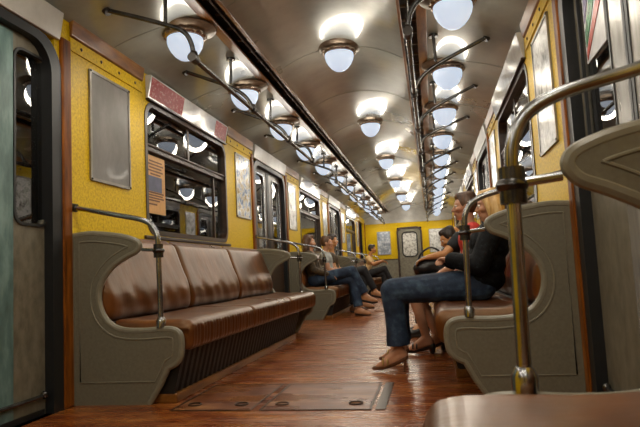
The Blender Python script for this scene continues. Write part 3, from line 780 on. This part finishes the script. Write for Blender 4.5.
def person(side, y, label, J, hair, top, leg, shoes=('shoe', 'shoe_tan'), skin='skin', s=.93, voxel=.009, bare=False, flare=.0, short=False, inner=None, thick=0, long_hair=True, head_dir=(1, 0, -.05), group=None):
    """Local frame: +X away from the wall, Y along the bench (mirrored by the root's turn), Z up. J holds the joints."""
    rt = empty('person', ((-W if side == 'left' else W), y, 0), 0 if side == 'left' else PI)
    tag(rt, label, 'person', group)
    sk = M[skin]
    pel, sp, ch, nk, hd = [Vector(J[k]) for k in ('pelvis', 'spine', 'chest', 'neck', 'head')]
    rot = frame3(head_dir)
    sw = .165 * s; lat = Vector((0, 1, 0))
    sh = [ch + lat * (q * sw) + Vector((0, 0, .075 * s)) for q in (-1, 1)]
    hip = [pel + lat * (q * .085 * s) for q in (-1, 1)]
    el = [Vector(J['elbow'][i]) for i in (0, 1)]; wr = [Vector(J['wrist'][i]) for i in (0, 1)]
    kn = [Vector(J['knee'][i]) for i in (0, 1)]; an = [Vector(J['ankle'][i]) for i in (0, 1)]; to = [Vector(J['toe'][i]) for i in (0, 1)]
    b = MB()
    b.ell(pel, (.105 * s, .150 * s, .10 * s)); b.ell(sp, (.095 * s, .130 * s, .13 * s)); b.ell(ch, (.105 * s, .155 * s, .135 * s))
    b.capsule(pel, sp, .10 * s, .10 * s); b.capsule(sp, ch, .10 * s, .10 * s)
    b.capsule(ch + Vector((0, 0, .06 * s)), nk, .075 * s, .052 * s); b.capsule(nk, hd - rot @ Vector((.01, 0, .04 * s)), .050 * s, .050 * s)
    for i in (0, 1):
        b.capsule(ch + Vector((0, 0, .07 * s)), sh[i], .07 * s, .056 * s)
        chain(b, [sh[i], el[i], wr[i]], [.052 * s, .040 * s, .026 * s]); 
        mid = el[i].lerp(wr[i], .3); b.capsule(el[i], mid, .040 * s, .041 * s); b.capsule(mid, wr[i], .041 * s, .027 * s)
        chain(b, [hip[i], kn[i]], [.088 * s, .056 * s]); md = kn[i].lerp(an[i], .32); chain(b, [kn[i], md, an[i]], [.056 * s, .054 * s, .034 * s])
        f = to[i] - an[i]; hh = Vector((f.x, f.y, 0)).normalized()
        heel = an[i] - hh * .035 * s - Vector((0, 0, .04 * s)); ball = to[i] - hh * .065 * s + Vector((0, 0, .014))
        chain(b, [an[i], heel], [.034 * s, .030 * s]); chain(b, [an[i], ball, to[i] - hh * .01], [.034 * s, .032 * s, .018 * s]); b.capsule(heel, ball, .03 * s, .03 * s)
        hand(b, wr[i], J.get('hdir', [(.9, .2, -.3), (.9, -.2, -.3)])[i], (.1, 0, -1), s, .35, 1 if i else -1)
    head_mesh(b, hd, rot, s)
    bd = b.build('body', [sk, M['lips']], rt, smooth=True); remesh(bd, voxel, 3)
    if len(bd.data.materials) < 2: bd.data.materials.append(M['lips'])
    mc = hd + rot @ Vector((.094 * s, 0, -.062 * s))
    for pl in bd.data.polygons: pl.material_index = 1 if (pl.center - mc).length < .021 * s and abs((rot.transposed() @ (pl.center - mc)).z) < .011 else 0
    for q in (-1, 1):
        e = MB(); e.ell(hd + rot @ Vector((.074 * s, q * .030 * s, .006 * s)), (.013 * s,) * 3, n=12, m=8); eo = e.build('eye', M['eye'], rt, smooth=True)
        MB().ell(hd + rot @ Vector((.085 * s, q * .030 * s, .006 * s)), (.004 * s, .006 * s, .006 * s), rot, n=10, m=6).build('iris', M['hair_dark'], eo, smooth=True)
    # hair
    h = MB()
    h.ell(hd + rot @ Vector((-.022 * s, 0, .026 * s)), (.094 * s, .084 * s, .104 * s), rot)
    h.capsule(hd + rot @ Vector((.045 * s, 0, .086 * s)), hd + rot @ Vector((-.05 * s, 0, .08 * s)), .038 * s, .05 * s)
    if long_hair:
        for q in (-1, -.5, 0, .5, 1):
            a = hd + rot @ Vector((-.045 * s - .02 * (1 - abs(q)), q * .066 * s, .01 * s)); m2 = nk + Vector((-.055 * s - .02 * (1 - abs(q)), q * .085 * s, .02 * s)); e2 = ch + Vector((-.10 * s, q * .095 * s, .07 * s))
            chain(h, [a, m2, e2], [.034 * s, .036 * s, .024 * s])
        for q in (-1, 1): chain(h, [hd + rot @ Vector((.03 * s, q * .066 * s, .06 * s)), hd + rot @ Vector((.012 * s, q * .084 * s, -.03 * s)), nk + Vector((.0, q * .085 * s, -.02 * s))], [.022 * s, .022 * s, .018 * s])
    ho = h.build('hair', M[hair], rt, smooth=True); remesh(ho, .010, 2)
    # top garment
    g = MB(); k = 1.0
    e = .012
    g.ell(pel + Vector((0, 0, .06 * s)), (.108 * s + e, .150 * s + e, .075 * s)); g.ell(sp, (.098 * s + e, .133 * s + e, .13 * s)); g.ell(ch, (.108 * s + e, .158 * s + e, .128 * s))
    g.capsule(pel + Vector((0, 0, .06 * s)), sp, .10 * s + e, .10 * s + e); g.capsule(sp, ch, .10 * s + e, .10 * s + e)
    for i in (0, 1):
        g.capsule(ch + Vector((0, 0, .055 * s)), sh[i], .07 * s + e, .056 * s + e)
        if short: g.capsule(sh[i], sh[i].lerp(el[i], .45), .056 * s + e, .050 * s + e)
        else: chain(g, [sh[i], el[i], el[i].lerp(wr[i], .88)], [.054 * s + e, .044 * s + e, .034 * s + e])
    if inner:
        g.ell(pel + Vector((-.02, 0, .03)), (.15, .185, .10)); g.ell(sp + Vector((.0, 0, .0)), (.13, .165, .14)); g.ell(ch + Vector((.01, 0, -.02)), (.135, .17, .13))
        for i in (0, 1): chain(g, [sh[i], el[i], el[i].lerp(wr[i], .9)], [.070, .064, .050])
    go = g.build('top' if inner is None else 'jacket', M[top], rt, smooth=True); remesh(go, voxel * 1.15, 3)
    if inner:
        g = MB(); g.ell(pel + Vector((.075, 0, .07 * s)), (.095 * s + e, .150 * s, .075 * s)); g.capsule(pel + Vector((.045, 0, .08)), sp + Vector((.035, 0, .02)), .09 * s, .085 * s); go = g.build('blouse', M[inner], rt, smooth=True); remesh(go, voxel * 1.15, 3)
    # trousers or skirt
    g = MB()
    g.ell(pel - Vector((0, 0, .005)), (.108 * s + .008, .152 * s + .008, .095 * s))
    for i in (0, 1):
        if bare: chain(g, [hip[i], hip[i].lerp(kn[i], .93)], [.092 * s + .01, .064 * s + .02])
        else:
            md = kn[i].lerp(an[i], .35); en = kn[i].lerp(an[i], .93)
            chain(g, [hip[i], kn[i]], [.092 * s + .01 + thick, .066 * s + .01 + thick]); chain(g, [kn[i], md], [.066 * s + .01 + thick, .060 * s + .01 + thick * .6])
            # lower leg ends in an open-looking flat hem
            d = (en - md).normalized(); g.tube([md, md.lerp(en, .5), en], [.060 * s + .01 + thick * .5, .058 * s + .01 + flare * .4, .052 * s + .012 + flare], 18)
            g.capsule(md, md, .056 * s + .008, .056 * s + .008)
    if bare: g.capsule(hip[0].lerp(kn[0], .7), hip[1].lerp(kn[1], .7), .07 * s, .07 * s)
    to_ = g.build('skirt' if bare else 'trousers', M[leg], rt, smooth=True); remesh(to_, voxel * 1.1, 2)
    for i in (0, 1): shoe(rt, an[i], to[i], s, shoes[0], M[shoes[1]])
    return rt
def seated(lean=0.0, z=0, kx=.97, ky=(-.11, .11), ax=None, cross=None, hand_z=.62, dx=0, hx=0, hz=0, y0=0):
    """Standard seated joints in the bench frame."""
    J = dict(pelvis=(.385 + dx, y0, .545), spine=(.345 + dx + lean * .4, y0, .70), chest=(.325 + dx + lean, y0, .86), neck=(.325 + dx + lean * 1.3, y0, 1.0), head=(.345 + dx + lean * 1.6 + hx, y0, 1.125 + hz))
    ax = kx if ax is None else ax
    J['knee'] = [(kx - .09 + 0, ky[0], .53), (kx - .09, ky[1], .53)]
    J['ankle'] = [(ax - .10, ky[0], .105), (ax - .10, ky[1], .105)]
    J['toe'] = [(ax + .06, ky[0], .03), (ax + .06, ky[1], .03)]
    if cross is not None:      # one leg laid over the other knee
        i = cross; o = 1 - i; sgn = -1 if i == 0 else 1
        ko = J['knee'][o]
        J['knee'][i] = (kx - .07, ko[1] + sgn * .03, .665)
        J['ankle'][i] = (kx + .10, ko[1] - sgn * .02, .30); J['toe'][i] = (kx + .26, ko[1] - sgn * .02, .205)
    J['elbow'] = [(.40 + dx + lean, y0 - .20, .70), (.40 + dx + lean, y0 + .20, .70)]
    J['wrist'] = [(.60 + dx + lean * .6, y0 - .09, hand_z), (.60 + dx + lean * .6, y0 + .09, hand_z)]
    return J
# right bench: the local frame is turned by 180 degrees, local +Y points to the camera
J = dict(pelvis=(.41, 0, .545), spine=(.36, 0, .68), chest=(.315, .0, .825), neck=(.30, .01, .945), head=(.305, .01, 1.055),
         knee=[(.955, -.30, .515), (.970, .05, .525)], ankle=[(.965, -.40, .135), (.955, .03, .145)], toe=[(1.11, -.42, .03), (1.115, .03, .035)],
         elbow=[(.42, -.21, .665), (.42, .22, .665)], wrist=[(.60, -.09, .705), (.59, .09, .715)], hdir=[(.5, .9, .1), (.5, -.9, .1)])
person('right', 4.07, 'blond woman in black jacket, flared blue jeans and high-heeled sandals on the right bench', J, 'hair_blond', 'black_jacket', 'jeans', ('heel', 'shoe_brown'), s=.88, voxel=.007, flare=.022, inner='pattern', thick=.016, head_dir=(1, -.1, -.12))
J = seated(lean=.06, kx=.92, hx=-.02, hz=.0); J['knee'] = [(.86, -.16, .52), (.87, -.01, .52)]; J['ankle'] = [(.70, -.16, .13), (.785, .0, .13)]; J['toe'] = [(.86, -.16, .03), (.945, -.01, .035)]
person('right', 4.78, 'brown-haired person in red top and black wedge sandals, beside the blond woman', J, 'hair_brown', 'red_cloth', 'dark_cloth', ('wedge', 'shoe_black'), s=.92, bare=True, short=True, long_hair=False, voxel=.008)
J = seated(lean=.11, kx=.94, hz=-.19, hand_z=.70); J['wrist'] = [(.72, -.10, .73), (.74, .14, .76)]; J['elbow'] = [(.56, -.21, .72), (.58, .22, .78)]
person('right', 6.02, 'dark-haired person in black leaning over a black bag on the right bench', J, 'hair_dark', 'dark_cloth', 'dark_cloth', ('shoe', 'shoe_black'), skin='skin_tan', short=True, long_hair=False, head_dir=(1, .1, -.45), s=.92)
J = seated(lean=.08, kx=.93, hz=-.03)
person('right', 9.0, 'brown-haired person in dark clothes far along the right side, behind the black bag', J, 'hair_brown', 'olive_top', 'dark_cloth', ('shoe', 'shoe_black'), skin='skin_tan', long_hair=False, head_dir=(1, .1, -.3))
# left bench: local +Y points away from the camera
J = seated(lean=.0, kx=.93, cross=0, ky=(-.10, .06), hz=-.01, dx=-.08, hx=-.03); J['knee'][1] = (.86, .06, .53); J['ankle'][1] = (.93, .03, .105); J['toe'][1] = (1.09, .0, .03)
person('left', 8.80, 'long brown-haired woman in blue jeans with crossed legs behind the left end panel', J, 'hair_brown', 'olive_top', 'jeans', ('shoe', 'shoe_tan'), flare=.012)
J = seated(lean=.02, kx=.88, hz=.0)
person('left', 9.55, 'person in pale grey top, second seated on the left past the empty bench', J, 'hair_brown', 'grey_top', 'dark_cloth', ('shoe', 'shoe_brown'), short=True, long_hair=False)
J = seated(lean=.0, kx=.93, cross=0, ky=(-.1, .06), hz=.07)
person('left', 10.30, 'dark-haired person with crossed legs in dark trousers on the left bench', J, 'hair_dark', 'olive_top', 'dark_cloth', ('shoe', 'shoe_tan'), skin='skin_tan', long_hair=False, short=True)
J = seated(lean=.12, kx=.93, cross=0, ky=(-.1, .06), hz=.03, dx=.05, hand_z=.80); J['wrist'] = [(.83, -.05, .86), (.83, .06, .84)]; J['elbow'] = [(.60, -.2, .78), (.60, .2, .76)]
person('left', 14.9, 'bare-armed person in cream top and dark trousers near the end wall on the left', J, 'hair_dark', 'yellow_top', 'dark_cloth', ('shoe', 'shoe_brown'), skin='skin_tan', short=True, long_hair=False)

# handbag on the lap of the dark-haired person
bg = empty('handbag', (.66, 6.0, .60)); tag(bg, 'black slouchy handbag resting on the lap of the dark-haired person on the right', 'handbag')
b = MB(); b.ell((0, 0, .085), (.17, .13, .10)); b.ell((-.06, 0, .06), (.13, .13, .07)); b.ell((.07, .0, .06), (.12, .13, .075)); b.capsule((-.13, 0, .03), (.13, 0, .03), .05, .05)
o = b.build('bag_body', M['bag'], bg, smooth=True); remesh(o, .012, 5)
MB().tube(spline([(-.14, 0, .10), (-.10, -.02, .20), (0, -.03, .255), (.09, -.02, .20), (.13, 0, .10)], 6), .010, 8).build('handle', M['bag'], bg, smooth=True)
MB().tube([(-.13, -.07, .125), (-.04, -.095, .165), (.06, -.09, .16), (.13, -.06, .12)], .005, 6).build('zip', M['darksteel'], bg, smooth=True)

# ------------------------------------------------------------------ world, camera
w = bpy.data.worlds.new('world'); sc.world = w; w.use_nodes = True
w.node_tree.nodes['Background'].inputs[0].default_value = (.5, .55, .65, 1); w.node_tree.nodes['Background'].inputs[1].default_value = .01
C = Vector((.6623, 0, .6818)); yaw, pit, rol = .17986, .0951, -.049712
r = Vector((math.cos(yaw), math.sin(yaw), 0)); fw = Vector((-math.sin(yaw), math.cos(yaw), 0)); u = Vector((0, 0, 1))
F = fw * math.cos(pit) + u * math.sin(pit); U = -fw * math.sin(pit) + u * math.cos(pit)
R2 = r * math.cos(rol) + U * math.sin(rol); U2 = -r * math.sin(rol) + U * math.cos(rol)
cam = bpy.data.cameras.new('camera'); co = bpy.data.objects.new('camera', cam); COL.objects.link(co)
mw = Matrix((R2, U2, -F)).transposed().to_4x4(); mw.translation = C; co.matrix_world = mw
cam.sensor_width = 36; cam.sensor_fit = 'HORIZONTAL'; cam.lens = 600.02 / 640 * 36; cam.clip_start = .02
cam.dof.use_dof = True; cam.dof.focus_distance = 4.6; cam.dof.aperture_fstop = 8
sc.camera = co
sc.view_settings.view_transform = 'Standard'; sc.view_settings.look = 'None'; sc.view_settings.gamma = 1; sc.view_settings.exposure = 0.6
sc.view_settings.use_curve_mapping = False
sc.cycles.use_denoising = True; sc.cycles.max_bounces = 8; sc.cycles.diffuse_bounces = 4; sc.cycles.glossy_bounces = 4; sc.cycles.transparent_max_bounces = 8
sc.cycles.sample_clamp_indirect = 6
